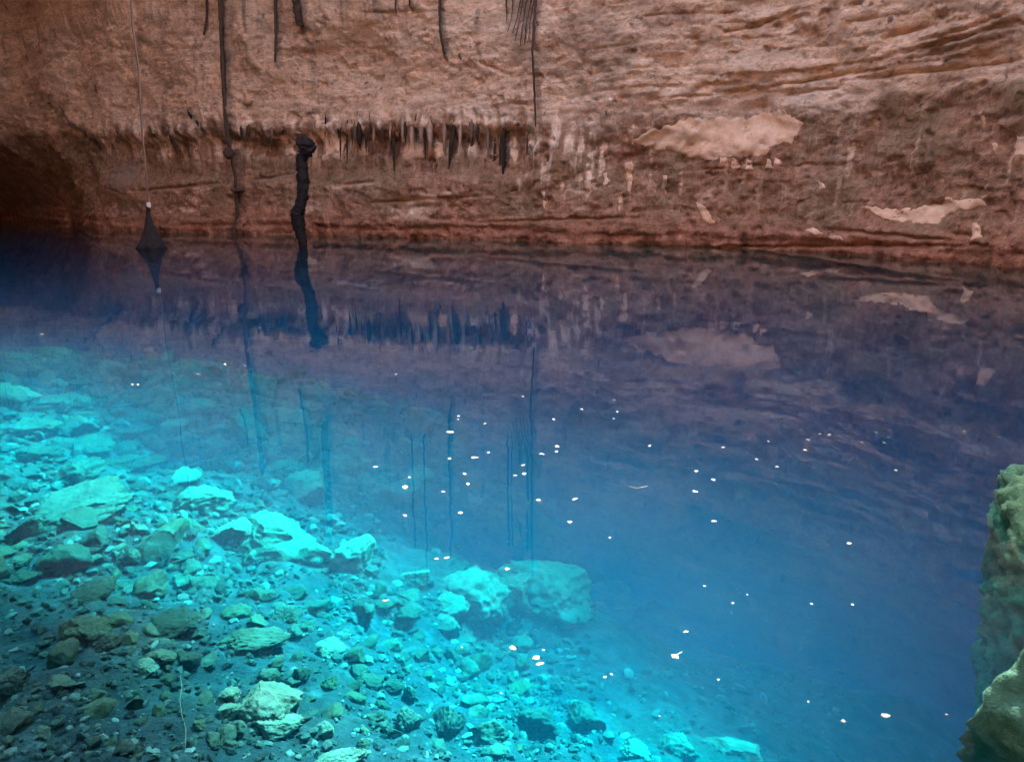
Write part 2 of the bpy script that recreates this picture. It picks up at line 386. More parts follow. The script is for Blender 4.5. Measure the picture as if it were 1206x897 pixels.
def build_wall():
    sa = S[40 * 1 + 10]; sb = S[40 * 12 + 20]
    ss = np.concatenate([np.arange(0, sa, .5), np.arange(sa, sb, .058), np.arange(sb, LEN - .2, .6)])
    zs = np.concatenate([[-13, -9, -6, -4, -2.5, -1.5, -.9, -.5, -.25], np.arange(-.1, 9.2, .055), np.arange(9.3, 21.4, .4)])
    A, Z = np.meshgrid(ss, zs, indexing='ij')
    V = wall_xyz(A, Z)
    ns, nz = A.shape
    i = np.arange(ns)[:, None]; j = np.arange(nz - 1)[None, :]
    a = i * nz + j; b = ((i + 1) % ns) * nz + j
    F = np.stack([a, a + 1, b + 1, b], -1).reshape(-1, 4)
    o = mesh_obj('cave_wall', V.reshape(-1, 3), F, M['wall'])
    x, y = V[..., 0], V[..., 1]
    mudline = MUDZ + .35 * fbm(x * .35, y * .35, 0 * x, 4, 81) + .25 * fbm(x * 1.7, y * 1.7, Z, 3, 83)
    mud = sstep(mudline + .12, mudline - .12, Z)
    pale = np.zeros_like(Z); dark = np.zeros_like(Z)
    # drips of pale calcite through the mud crust
    dr = fbm(x * 3.5, y * 3.5, Z * .35, 4, 91)
    zone = np.exp(-((A - wall_sz(735, 200)[0]) / 5) ** 2) * sstep(1.3, 2.0, Z) * sstep(5, 4, Z)
    pale = np.maximum(pale, sstep(.28, .5, dr) * zone * .9)
    zr = sstep(s_right - 4, s_right + 3, A) * sstep(1.0, 1.6, Z) * sstep(4.8, 4.2, Z)
    pale = np.maximum(pale, sstep(.36, .6, dr) * zr * .55)
    fr = sstep(s_mid - 24, s_mid - 18, A) * sstep(s_mid + 4, s_mid, A)
    pale = np.maximum(pale, fr * sstep(-.1, .3, fbm(x * 2.4, y * 2.4, Z * .3, 4, 95)) * sstep(3.0, 3.6, Z) * sstep(5.6, 4.6, Z) * 1.0)
    pale = np.maximum(pale, fr * sstep(.2, .5, fbm(x * .8, y * .8, Z * 3, 4, 97)) * sstep(.6, 1.0, Z) * sstep(2.5, 1.9, Z) * .6)
    dark = np.maximum(dark, fr * sstep(.16, .34, fbm(x * 4.6 + 7, y * 4.6, Z * .15, 3, 57)) * sstep(-.25, .2, fbm(x * .55, y * .55, Z * .5, 3, 59)) * sstep(2.5, 3.1, Z) * sstep(5.0, 4.5, Z) * .75)  # shade of the recessed fringe slits painted in, same mask as the displacement
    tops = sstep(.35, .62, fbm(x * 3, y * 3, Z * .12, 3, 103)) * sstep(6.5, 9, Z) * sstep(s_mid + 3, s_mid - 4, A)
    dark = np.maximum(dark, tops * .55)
    dark = np.maximum(dark, .45 * sstep(.15, .5, fbm(x * .5, y * .5, Z * .6, 4, 107)) * sstep(MUDZ + .3, MUDZ + 1.5, Z) * np.exp(-((A - wall_sz(720, 40)[0]) / 3.5) ** 2))
    for a, b, w, k in STAIN_SHADE:
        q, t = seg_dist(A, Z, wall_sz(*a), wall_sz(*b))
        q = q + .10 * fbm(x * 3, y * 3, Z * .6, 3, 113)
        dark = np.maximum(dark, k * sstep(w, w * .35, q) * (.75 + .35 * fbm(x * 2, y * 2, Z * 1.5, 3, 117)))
    # pale course above the big bare patch
    q, t = seg_dist(A, Z, wall_sz(650, 132), wall_sz(1010, 112))
    pale = np.maximum(pale, .55 * sstep(.75, .15, q + .35 * fbm(x * 1.2, y * 1.2, Z * 3, 4, 121)))
    q, t = seg_dist(A, Z, wall_sz(545, 136), wall_sz(640, 128))
    pale = np.maximum(pale, .6 * sstep(.7, .1, q + .4 * fbm(x * 1.5, y * 1.5, Z * 1.5, 4, 123)))
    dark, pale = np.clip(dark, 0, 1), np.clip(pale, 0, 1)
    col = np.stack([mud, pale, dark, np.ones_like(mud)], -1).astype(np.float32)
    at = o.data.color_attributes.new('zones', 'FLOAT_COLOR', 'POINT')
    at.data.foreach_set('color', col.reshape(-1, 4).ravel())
    return tag(o, kind='structure', label='brown layered limestone wall of the sinkhole rising from the far side of the pool')
cave_wall = build_wall()

# unseen cavern roof; its opening is shaped to place the sun on the pool
HOLE = np.array([(-14, 13), (-9, 19.0), (1.6, 22.8), (5.8, 21.3), (10.2, 19.0), (11.9, 17.2), (11.2, 15.6), (10.6, 14.0), (10.6, 10), (11.0, 4), (8, -3), (0, -6), (-9, -4), (-10, 4), (-13, 10)], float)
def build_roof():
    O = np.array([-3., 12.])
    th = np.linspace(0, 2 * np.pi, 361)[:-1]
    def radial(pl):
        d = pl - O; a = np.arctan2(d[:, 1], d[:, 0]); r = np.hypot(d[:, 0], d[:, 1]); k = np.argsort(a)
        return np.interp(th, np.concatenate([a[k] - 2 * np.pi, a[k], a[k] + 2 * np.pi]), np.tile(r[k], 3))
    ro = radial(loop) + 1.5
    hp = catmull(HOLE, 20)
    ri = np.minimum(radial(hp) + .5 * fbm(th * 6, th * 0, th * 0, 3, 5) * np.sin(th / 2) , ro - 1.9)
    rows = []
    for t, z in [(0, 20.6), (.25, 20.8), (.5, 20.7), (.75, 20.5), (1, 20.4), (1.0, 22.2), (.5, 23), (0, 23.4), (-1.5, 23.6)]:
        r = ro + (ri - ro) * t if t >= 0 else ro + 12
        P = np.stack([O[0] + r * np.cos(th), O[1] + r * np.sin(th), np.full_like(r, z)], -1)
        P[:, 2] += .5 * fbm(P[:, 0] * .3, P[:, 1] * .3, P[:, 2] * .3, 3, 8)
        rows.append(P)
    V = np.stack(rows, 1); ns, nr = V.shape[:2]
    i = np.arange(ns)[:, None]; j = np.arange(nr - 1)[None]
    a = i * nr + j; b = ((i + 1) % ns) * nr + j
    o = mesh_obj('shading_roof', V.reshape(-1, 3), np.stack([a, b, b + 1, a + 1], -1).reshape(-1, 4), M['bank'])
    tag(o, kind='structure', label='unseen rock roof with an opening shaped to place the sun on the pool')
build_roof()
# unseen tongue of rock, added across the opening to shade the near-left shallows
def build_shade_tongue():
    out = catmull(np.array([(8.8, -7), (8.7, 4), (8.5, 11), (8.3, 13.7), (7.3, 15.6), (5.0, 16.8), (1.0, 17.2), (-2.0, 15.4), (-2.4, 8), (-2.0, -8)], float), 14)
    out = out + .35 * np.stack([fbm(out[:, 0] * .6, out[:, 1] * .6, out[:, 0] * 0, 3, 15), fbm(out[:, 0] * .6, out[:, 1] * .6, out[:, 0] * 0, 3, 16)], -1)
    c = np.array([3.0, 5.0]); rows = []
    for sc_, z in [(.02, 19.7), (.5, 19.8), (.85, 20.0), (1, 20.5), (1, 21.4), (.8, 21.9), (.02, 22.0)]:
        p = c + (out - c) * sc_
        rows.append(np.concatenate([p, (z + .25 * fbm(p[:, 0] * .5, p[:, 1] * .5, p[:, 0] * 0 + z, 3, 18))[:, None]], 1))
    V = np.stack(rows, 1); ns, nr = V.shape[:2]
    i = np.arange(ns)[:, None]; j = np.arange(nr - 1)[None]; a = i * nr + j; b = ((i + 1) % ns) * nr + j
    o = mesh_obj('shading_roof', V.reshape(-1, 3), np.stack([a, b, b + 1, a + 1], -1).reshape(-1, 4), M['bank'])
    tag(o, kind='structure', label='unseen tongue of roof rock added to shade the foreground shallows')
build_shade_tongue()

# ------------------------------------------------------------------ lake bed
CT = [(0, 890, .35), (150, 890, .38), (300, 890, .5), (450, 890, .65), (600, 890, .95), (750, 890, 1.5), (900, 890, 2.0), (1000, 890, 3.6), (1100, 830, 4.5),
      (-150, 890, .3), (-150, 700, .4), (-150, 560, .7), (-150, 470, .9), (-150, 418, 1.0),
      (0, 750, .42), (150, 750, .5), (300, 760, .7), (450, 770, 1.0), (600, 770, 1.9), (720, 770, 4.6), (850, 780, 7), (950, 830, 6.0),
      (0, 620, .6), (150, 640, .75), (240, 610, .95), (330, 660, 1.05), (430, 690, 1.25), (500, 700, 1.35), (590, 710, 1.6), (680, 700, 1.7), (770, 700, 4.8),
      (200, 690, .95), (0, 560, .7), (100, 560, .85), (200, 550, 1.6), (300, 560, 1.4), (400, 560, 1.8), (500, 570, 2.5), (620, 580, 3.8),
      (0, 490, .85), (100, 490, 1.0), (200, 490, 1.25), (300, 490, 1.5), (400, 500, 2.0), (550, 500, 3.6),
      (0, 440, .9), (100, 440, 1.1), (200, 440, 1.5), (300, 445, 2.4), (-60, 416, 1.1), (60, 412, 1.6), (250, 410, 3.2)]
ctrl = [(*on_level(px, py, -d)[:2], -d) for px, py, d in CT]
ctrl += [(x, y, -9.5) for x, y in [(0, 18), (5, 12), (9, 9), (-10, 24), (-25, 30), (5, 24), (12, 14), (11, 4.5), (0, 12), (-20, 22), (-30, 28)]]
ctrl += [(x, y, z) for x, y, z in [(-14, 10, -1.6), (-20, 14, -4), (-12, 4, -.2), (0, 1.0, -.1), (-3, 1.0, .0), (3, 1.0, -.3), (0, 0, .35), (-3, -1, .4), (4, -1, .4), (0, -5, .6), (-12, -5, .8), (10, -4, .6), (-30, 10, -1), (14, 0, -.5), (6.5, 1.2, -2.5)]]
ctrl = np.array(ctrl)
_r = np.hypot(ctrl[:, None, 0] - ctrl[None, :, 0], ctrl[:, None, 1] - ctrl[None, :, 1])
_w = np.linalg.solve(_r + .0 * np.eye(len(ctrl)), ctrl[:, 2])
def bed_z(x, y):
    x, y = np.broadcast_arrays(np.asarray(x, float), np.asarray(y, float))
    z = np.zeros_like(x)
    for (cx, cy_, _), w in zip(ctrl, _w): z = z + w * np.hypot(x - cx, y - cy_)
    z = np.clip(z, -11, 1.2)
    near = np.exp(-np.hypot(x, y - 4) / 9)
    z = z + (.10 + .10 * (1 - near)) * fbm(x * .9, y * .9, 0 * x, 4, 201) + .09 * fbm(x * 3.2, y * 3.2, 0 * x, 4, 211) + .02 * fbm(x * 11, y * 11, 0 * x, 2, 221)
    return z
def on_bed(px, py):
    d = ray(px, py); t0 = (.3 - CAM_H) / d[2]; t1 = (-11 - CAM_H) / d[2]
    t = np.linspace(t0, t1, 240)
    P = np.array([0, 0, CAM_H]) + d * t[:, None]
    h = P[:, 2] - bed_z(P[:, 0], P[:, 1])
    k = int(np.argmax(h < 0))
    if h[k] >= 0: return P[-1], t[-1]
    f = h[k - 1] / (h[k - 1] - h[k]) if k else 0
    tt = t[k - 1] + f * (t[k] - t[k - 1]) if k else t[0]
    return np.array([0, 0, CAM_H]) + d * tt, tt
def build_bed():
    xs = np.concatenate([np.arange(-42, -12, .8), np.arange(-12, -7, .12), np.arange(-7, 4.5, .045), np.arange(4.5, 8, .15), np.arange(8, 22, .8)])
    ys = np.concatenate([np.arange(-14, 0, .8), np.arange(0, 1.6, .15), np.arange(1.6, 9, .045), np.arange(9, 15, .1), np.arange(15, 46, .8)])
    X, Y = np.meshgrid(xs, ys, indexing='ij')
    V = np.stack([X, Y, bed_z(X, Y)], -1); nx, ny = X.shape
    i = np.arange(nx - 1)[:, None]; j = np.arange(ny - 1)[None]; a = i * ny + j
    o = mesh_obj('lake_bed', V.reshape(-1, 3), np.stack([a, a + ny, a + ny + 1, a + 1], -1).reshape(-1, 4), M['bed'])
    # bare limestone rubble on the left slope and along the ridge, dark silt elsewhere
    bare = np.zeros_like(X)
    for px, py, r, k in [(-80, 520, 2.6, 1), (60, 500, 1.6, 1), (60, 460, 2.2, 1), (180, 500, 1.4, .9), (240, 600, .55, .9), (330, 645, .5, .9), (410, 660, .4, .8), (560, 700, .6, .7), (660, 690, .6, .6), (300, 490, 1.9, .95), (330, 570, 1.0, .9), (420, 530, 1.5, .8), (250, 450, 1.8, .9), (310, 830, .22, .6), (620, 850, .3, .6), (820, 885, .5, .8), (560, 820, .4, .4)]:
        q, _ = on_bed(px, py); bare = np.maximum(bare, k * np.exp(-(np.hypot(X - q[0], Y - q[1]) / r) ** 2))
    at = o.data.attributes.new('bare', 'FLOAT', 'POINT'); at.data.foreach_set('value', bare.astype(np.float32).ravel())
    tag(o, kind='structure', label='silty pool bed sloping from the near bank into deep blue water')
build_bed()

# ------------------------------------------------------------------ water
def build_water():
    x0, x1, y0, y1, zb = -46, 24, -16, 48, -14.0
    V = [(x0, y0, 0), (x1, y0, 0), (x1, y1, 0), (x0, y1, 0), (x0, y0, zb), (x1, y0, zb), (x1, y1, zb), (x0, y1, zb)]
    F = [(0, 1, 2, 3), (7, 6, 5, 4), (0, 4, 5, 1), (1, 5, 6, 2), (2, 6, 7, 3), (3, 7, 4, 0)]
    o = mesh_obj('water', V, F, M['water'], smooth=False)
    tag(o, kind='structure', label='still clear blue water of the pool mirroring the far wall')
build_water()

# ------------------------------------------------------------------ rocks
def icosphere(sub):
    import bmesh
    bm = bmesh.new(); bmesh.ops.create_icosphere(bm, subdivisions=sub, radius=1.0)
    v = np.array([x.co[:] for x in bm.verts]); f = np.array([[q.index for q in p.verts] for p in bm.faces]); bm.free()
    return v, f
ICO = {k: icosphere(k) for k in (1, 2, 3, 4, 5, 6)}
def rock_shape(seed, sub=3, cuts=9, rough=.16, grooves=0.0, pit=1.0):
    r = np.random.default_rng(seed); v, f = ICO[sub]; v = v.copy()
    for _ in range(cuts):
        n = r.normal(size=3); n /= np.linalg.norm(n); dd = r.uniform(.45, .85)
        k = v @ n - dd; v = v - np.outer(np.maximum(k, 0), n)
    o = r.uniform(0, 90, 3)
    q = v * 1.3 + o
    rel = rough * 1.4 * fbm(q[:, 0], q[:, 1], q[:, 2], 2, seed) - rough * 1.1 * np.abs(fbm(q[:, 0] * 2.6, q[:, 1] * 2.6, q[:, 2] * 3.4, 3, seed + 3, .6))
    if sub >= 4:
        rel = rel - pit * .16 * np.abs(vnoise(q[:, 0] * 5, q[:, 1] * 5, q[:, 2] * 6, seed + 9)) - pit * .07 * np.abs(vnoise(q[:, 0] * 11, q[:, 1] * 11, q[:, 2] * 12, seed + 19)) + .05 * fbm(q[:, 0] * 16, q[:, 1] * 16, q[:, 2] * 16, 2, seed + 29)
    v = v * (1 + rel)[:, None]
    if grooves: v[:, :2] *= (1 + grooves * vnoise(q[:, 0] * 6, q[:, 1] * 6, q[:, 2] * .4, seed))[:, None]
    v /= np.abs(v).max(0)
    return v, f
def boulder(px, py, w, h, seed, label, name='boulder', cat='boulder', mat='rock', rot=0, grooves=0.0, group=None, sub=5, cuts=9):
    P, t = on_bed(px, py + h * .25); k = t / FPX
    ang = math.atan2(CAM_H - P[2], math.hypot(P[0], P[1]))
    a = w * k / 2; c = max(.35 * a * .8, h * k / 2 / math.cos(ang) * .8); b = min(a, max(.5 * a, h * k / 2 / max(math.sin(ang), .3)))
    v, f = rock_shape(seed, sub, cuts, grooves=grooves, pit=.8)
    cr, sr = math.cos(rot), math.sin(rot)
    v = v * [a, b, c]
    v = np.stack([v[:, 0] * cr - v[:, 2] * sr, v[:, 1], v[:, 0] * sr + v[:, 2] * cr], -1)
    o = mesh_obj(name, v, f, M[mat])
    o.location = (P[0], P[1] + b * .3, P[2] + c * .25)
    o.rotation_euler = (0, 0, -math.atan2(P[0], P[1]))
    return tag(o, label, cat, group)

B = [
 (238, 592, 82, 46, 'brightest turquoise slab boulder on the sunlit ridge in the pool', 0, .1),
 (322, 640, 130, 66, 'large sunlit boulder with a fluted front in the middle of the ridge', -.1, .08),
 (268, 628, 60, 40, 'yellowish green boulder wedged between the bright slab and the fluted boulder', 0, 0),
 (412, 655, 62, 56, 'sunlit boulder at the right end of the bright ridge', 0, .08),
 (490, 681, 40, 27, 'small rounded bright green boulder standing alone past the ridge', 0, 0),
 (565, 703, 150, 72, 'broad fluted turquoise ledge rock at the drop-off', 0, .08),
 (660, 692, 150, 66, 'dim blue ledge rock where the bed falls into deep water', 0, .06),
 (312, 826, 84, 50, 'largest pale boulder of the heap in the shallow foreground', -.25, 0),
 (269, 818, 27, 19, 'small pale rock against the left of the pale boulder heap', 0, 0),
 (268, 838, 34, 22, 'lumpy pale rock at the lower left foot of the boulder heap', 0, 0),
 (325, 856, 64, 26, 'low undercut slab below the largest pale boulder', -.1, 0),
 (381, 861, 25, 22, 'rounded pale rock at the right end of the boulder heap', 0, 0),
 (390, 765, 40, 26, 'bright turquoise block on dark silt above the boulder heap', 0, 0),
 (170, 787, 30, 27, 'single pointed pale blue stone on dark silt at left', 0, 0),
 (98, 740, 60, 34, 'brownish lumpy boulder among foreground rubble', 0, 0),
 (128, 757, 32, 28, 'brownish rounded boulder leaning on the lumpy brown one', 0, 0),
 (90, 592, 130, 40, 'long flat grey slab across the left of the pool', .12, 0),
 (82, 556, 70, 40, 'dark hollowed slab above the long grey slab', .3, 0),
 (22, 680, 46, 22, 'pale slab by the left edge in shallow water', 0, 0),
 (10, 806, 44, 40, 'big grey stone cut by the left edge of the shallows', .2, 0),
 (481, 848, 34, 36, 'flat upright grey-green slab in the bottom rubble', 0, 0),
 (524, 850, 50, 44, 'wide flat rock with a ridge beside the upright slab', 0, 0),
 (405, 889, 74, 22, 'low bright rock at the bottom middle edge of the pool', 0, 0),
 (338, 722, 32, 30, 'round pitted rock below the fluted boulder', 0, 0),
 (305, 701, 40, 20, 'leaning slab stone just under the fluted boulder', -.3, 0),
 (420, 792, 26, 20, 'rounded stone right of the turquoise block', 0, 0),
 (388, 805, 24, 22, 'upright stone below the turquoise block', 0, 0),
 (496, 772, 22, 20, 'small bright stone alone on dark silt below the ledge', 0, 0),
 (482, 817, 16, 28, 'narrow upright pale stone above the flat slabs', 0, 0),
 (634, 852, 58, 46, 'turquoise crumbly rock in the deeper bottom rubble', 0, 0),
 (578, 862, 50, 36, 'crumbly dim rock left of the turquoise crumbly rock', 0, 0),
 (690, 850, 50, 40, 'dim lumpy rock sloping into the deep bottom water', 0, 0),
 (805, 884, 60, 34, 'bright turquoise rock at the bottom edge by the deep water', 0, 0),
 (872, 884, 90, 28, 'long sunlit rock at the bottom edge beyond the deep water', 0, 0),
 (750, 884, 40, 20, 'small sunlit rock on the bottom edge', 0, 0),
 (205, 735, 60, 30, 'weathered grey rock cluster stone left of the yellowish ridge stone', 0, 0),
 (105, 700, 60, 26, 'wedge shaped grey-green stone in the left shallows', .2, 0),
 (240, 548, 36, 12, 'low curved bright stone behind the brightest slab boulder', 0, 0),
 (330, 552, 60, 30, 'large dim turquoise boulder on the deeper slope', 0, 0),
 (312, 528, 60, 14, 'long deep lying slab tilted on the turquoise slope', .2, 0),
 (150, 551, 86, 15, 'long straight pale slab lying on the sunlit left slope', .02, 0),
 (300, 757, 96, 22, 'yellowish long ridge stone in the foreground rubble', -.1, .1),
 (36, 502, 64, 26, 'pale domed rock near the left edge of the sunlit slope', 0, 0),
 (60, 470, 54, 18, 'flat pale rock high on the left edge of the sunlit slope', 0, 0),
 (104, 524, 54, 26, 'rounded pale rock just above the hollowed slab', 0, 0),
 (165, 470, 62, 18, 'broad turquoise rock high on the sunlit slope', 0, 0),
 (150, 508, 54, 26, 'knobbly turquoise rock right of the domed rock', 0, 0),
 (40, 536, 54, 26, 'yellowish rock by the left edge above the long grey slab', 0, 0),
 (30, 440, 60, 14, 'farthest pale rock at the top left of the slope', 0, 0),
 (225, 480, 56, 18, 'flat turquoise rock at the right of the sunlit slope', 0, 0),
 (250, 520, 60, 22, 'blurred turquoise boulder above the low curved stone', 0, 0),
 (610, 694, 90, 46, 'middle block joining the two ledge rocks', 0, .08),
 (522, 716, 64, 36, 'low rough rock at the left foot of the fluted ledge', 0, .05),
 (722, 704, 64, 34, 'deepest ledge rock fading into the blue', 0, .05),
 (400, 545, 44, 20, 'deepest dim boulder on the right of the turquoise slope', 0, 0),
]
for i, (px, py, w, h, lab, rot, gr) in enumerate(B):
    boulder(px, py, w, h, 300 + i, lab, rot=rot, grooves=gr, mat='grey' if i in (16, 17, 18, 19, 20, 36, 35) else ('pale' if i in (0, 1, 2, 3, 4, 5, 7, 8, 9, 10, 11, 12, 13, 22, 32, 33, 34) else ('ledge' if i in (6, 38, 39, 49, 50, 51, 52, 53, 54) else 'rock')), group='boulders on the pool bed', cuts=9 if i % 3 else 12)

def tube(path, radii, seg=8, jitter=.0, seed=0, flat=1.0):
    path = np.array(path, float); n = len(path); r = np.random.default_rng(seed)
    V, F = [], []
    for i in range(n):
        d = path[min(i + 1, n - 1)] - path[max(i - 1, 0)]; d /= np.linalg.norm(d) + 1e-9
        up = np.array([0, 0, 1.]) if abs(d[2]) < .9 else np.array([0, 1., 0])
        a = np.cross(d, up); a /= np.linalg.norm(a); b = np.cross(a, d)
        for k in range(seg):
            th = 2 * math.pi * k / seg; rr = radii[i] * (1 + jitter * r.normal())
            V.append(path[i] + rr * (math.cos(th) * a + flat * math.sin(th) * b))
    for i in range(n - 1):
        for k in range(seg):
            F.append((i * seg + k, i * seg + (k + 1) % seg, (i + 1) * seg + (k + 1) % seg, (i + 1) * seg + k))
    F.append(tuple(range(seg))[::-1]); F.append(tuple((n - 1) * seg + k for k in range(seg)))
    return V, F

# smaller rocks, one object each, sharing a handful of shapes
protos, light_protos = [], []
for k in range(16):
    v, f = rock_shape(500 + k, 4, 9 + k % 6)
    me_o = mesh_obj('rock', v, f, M['rock'])
    protos.append(me_o.data)
    lm = me_o.data.copy(); lm.materials[0] = M['ledge']; light_protos.append(lm); bpy.data.objects.remove(me_o)
taken = [(b[0], b[1], b[2] * .45, b[3] * .45) for b in B]
def free(px, py):
    return all(((px - x) / (a + 6)) ** 2 + ((py - y) / (b + 4)) ** 2 > 1 for x, y, a, b in taken)
REG = [  # x0,x1,y0,y1,count,size range px, group, label
 (-60, 210, 425, 545, 72, (20, 60), 'pale rocks packed on the sunlit left slope', 'pale turquoise rock packed among others on the sunlit left slope'),
 (-60, 250, 600, 700, 48, (18, 62), 'grey rocks strewn over the left shallows', 'grey-green rock strewn over the dark left shallows'),
 (-40, 330, 700, 888, 74, (12, 44), 'small rocks on dark foreground silt', 'small pale rock lying on dark silt in the bottom left shallows'),
 (330, 620, 700, 888, 72, (14, 46), 'rocks in the bottom middle rubble', 'dim grey-green rock in the bottom middle rubble'),
 (200, 520, 430, 600, 34, (26, 84), 'blurred rocks on the deep turquoise slope', 'dim turquoise rock lying deep on the blue slope'),
]
ANCH = [(b[0], b[1], b[4]) for b in B]
ORD = ['nearest', 'second nearest', 'third nearest', 'fourth nearest', 'fifth nearest', 'sixth nearest', 'seventh nearest', 'eighth nearest', 'ninth nearest', 'tenth nearest'] + [w + ' nearest' for w in 'eleventh twelfth thirteenth fourteenth fifteenth sixteenth seventeenth eighteenth nineteenth twentieth twenty-first twenty-second twenty-third twenty-fourth twenty-fifth twenty-sixth twenty-seventh twenty-eighth twenty-ninth thirtieth'.split()]
ROCKS = []
for x0, x1, y0, y1, cnt, (s0, s1), grp, lab in REG:
    n = 0; tries = 0
    while n < cnt and tries < 4000:
        tries += 1
        px, py = random.uniform(x0, x1), random.uniform(y0, y1)
        w = s0 + (s1 - s0) * random.random() ** 2.2
        if not free(px, py): continue
        P, t = on_bed(px, py); k = w * t / FPX / 2
        o = bpy.data.objects.new('rock', random.choice(light_protos if 'deep' in grp or ('slope' in grp and random.random() < .5) else protos)); C.objects.link(o)
        o.scale = (k, k * random.uniform(.6, 1.0), k * random.uniform(.35, .75))
        o.location = (P[0], P[1], P[2] + o.scale[2] * random.uniform(.1, .5))
        o.rotation_euler = (random.gauss(0, .3), random.gauss(0, .3), random.uniform(0, 6.28))
        tag(o, lab, 'rock', grp); ROCKS.append((o, px, py, lab))
        taken.append((px, py, w * .32, w * .22)); n += 1

SHORT = {0: 'brightest slab boulder', 1: 'large fluted boulder', 3: 'right end of the bright ridge', 4: 'rounded bright green boulder', 5: 'broad fluted ledge', 6: 'dim blue ledge rock', 7: 'largest pale boulder', 12: 'turquoise block on silt',
         13: 'pointed pale blue stone', 14: 'brownish lumpy boulder', 16: 'long flat grey slab', 17: 'dark hollowed slab', 18: 'pale slab at the left edge', 19: 'big grey stone at the edge', 20: 'upright grey-green slab', 22: 'low bright bottom rock',
         29: 'turquoise crumbly rock', 38: 'large dim deep boulder', 54: 'deepest dim boulder', 40: 'long straight slab', 41: 'yellowish ridge stone', 42: 'domed rock by the left edge', 43: 'flat pale rock high at left', 44: 'rounded rock above the hollowed slab', 45: 'broad turquoise rock high on the slope', 46: 'knobbly turquoise rock', 47: 'yellowish rock by the left edge', 48: 'farthest pale rock at top left', 49: 'flat turquoise rock on the slope', 50: 'blurred boulder above the curved stone', 23: 'wide ridged rock', 27: 'small bright stone on silt', 35: 'weathered grey stone', 36: 'wedge shaped stone', 37: 'low curved bright stone', 31: 'dim lumpy rock'}
def rank_labels(items, anchors, what):
    """Name each of many look-alikes by its nearest landmark and its rank of nearness to it."""
    by = {}
    for o, px, py, lab in items:
        dd = [(math.hypot(px - x, py - y), nm) for x, y, nm in anchors]
        d_, nm = min(dd); by.setdefault(nm, []).append((d_, o))
    for nm, l in by.items():
        for r_, (d_, o) in enumerate(sorted(l, key=lambda t: t[0])):
            o['label'] = f'{what}, {ORD[min(r_, 29)]} to the {nm}'
rank_labels(ROCKS, [(B[i][0], B[i][1], nm) for i, nm in SHORT.items()], 'loose limestone rock')

# uncountable rubble
def on_bed_many(px, py):
    u, v = (px - PW / 2) / FPX, (PH / 2 - py) / FPX
    D = np.stack([u, cp + v * sp, v * cp - sp], -1)
    t = (-.4 - CAM_H) / D[:, 2]
    for _ in range(22):
        z = bed_z(D[:, 0] * t, D[:, 1] * t)
        t = .55 * t + .45 * (z - CAM_H) / D[:, 2]
    return np.stack([D[:, 0] * t, D[:, 1] * t, CAM_H + D[:, 2] * t], -1), t
def rubble():
    VV, FF, TT, off = [], [], [], 0
    shapes = [rock_shape(700 + k, 2 if k < 3 else 1, 6, .10) for k in range(12)]
    def add(P, k, sh, tone):
        nonlocal off
        v, f = sh
        s = np.array([k, k * random.uniform(.5, 1), k * random.uniform(.3, .8)])
        a = random.uniform(0, 6.28); c_, s_ = math.cos(a), math.sin(a)
        v = v * s; v = np.stack([v[:, 0] * c_ - v[:, 1] * s_, v[:, 0] * s_ + v[:, 1] * c_, v[:, 2]], -1) + P + [0, 0, s[2] * .35]
        VV.append(v); FF.append(f + off); TT.append(np.full(len(v), tone)); off += len(v)
    for x0, x1, y0, y1, cnt, s0, s1 in [(-120, 700, 690, 896, 4200, 3.5, 17), (-120, 450, 570, 700, 2400, 4, 22), (-200, 320, 415, 580, 1700, 6, 26), (450, 1000, 780, 896, 600, 4, 18), (200, 720, 560, 730, 500, 5, 20), (200, 560, 425, 600, 520, 8, 34)]:
        n = cnt; px, py = rng.uniform(x0, x1, n), rng.uniform(y0, y1, n)
        # stones gather in drifts with bare silt between
        keep = fbm(px / 60, py / 34, px * 0, 3, 301) + rng.uniform(-.5, .5, n) > -.34
        px, py = px[keep], py[keep]
        P, t = on_bed_many(px, py)
        for i in range(len(px)):
            if P[i, 2] < -6 or P[i, 1] < 0: continue
            add(P[i], (s0 + (s1 - s0) * random.random() ** 3) * t[i] / FPX / 2, shapes[random.randrange(0, 12)], random.random())
    for _ in range(900):                                # and on out of the frame
        x, y = random.uniform(-9, 5), random.uniform(-2, 2.2)
        add(np.array([x, y, float(bed_z(x, y))]), random.uniform(.01, .06), shapes[random.randrange(3, 12)], random.random())
    o = mesh_obj('rubble', np.concatenate(VV), np.concatenate(FF), M['rubble'], smooth=False)
    at = o.data.attributes.new('tone', 'FLOAT', 'POINT'); at.data.foreach_set('value', np.concatenate(TT).astype(np.float32))
    tag(o, 'fine stone rubble scattered over the pool bed', None, None, 'stuff')
rubble()

# ------------------------------------------------------------------ near bank boulders on the right
def bank_rock(name, centre, size, seed, label, rot=0, sub=4):
    v, f = rock_shape(seed, sub, 8, .10, pit=.24); v = v * size
    o = mesh_obj(name, v, f, M['green']); o.location = centre; o.rotation_euler = (0, 0, rot)
    tag(o, label, 'boulder', 'green boulders on the right bank')
bank_rock('bank_boulder', (4.08, 4.0, -.68), (1.5, 1.3, 1.15), 41, 'tall green algae covered boulder rising from the water at right', .2, 6)
bank_rock('bank_boulder', (3.02, 2.5, -.25), (1.2, 1.1, 1.0), 47, 'lower green boulder in the bottom right corner', -.3, 6)

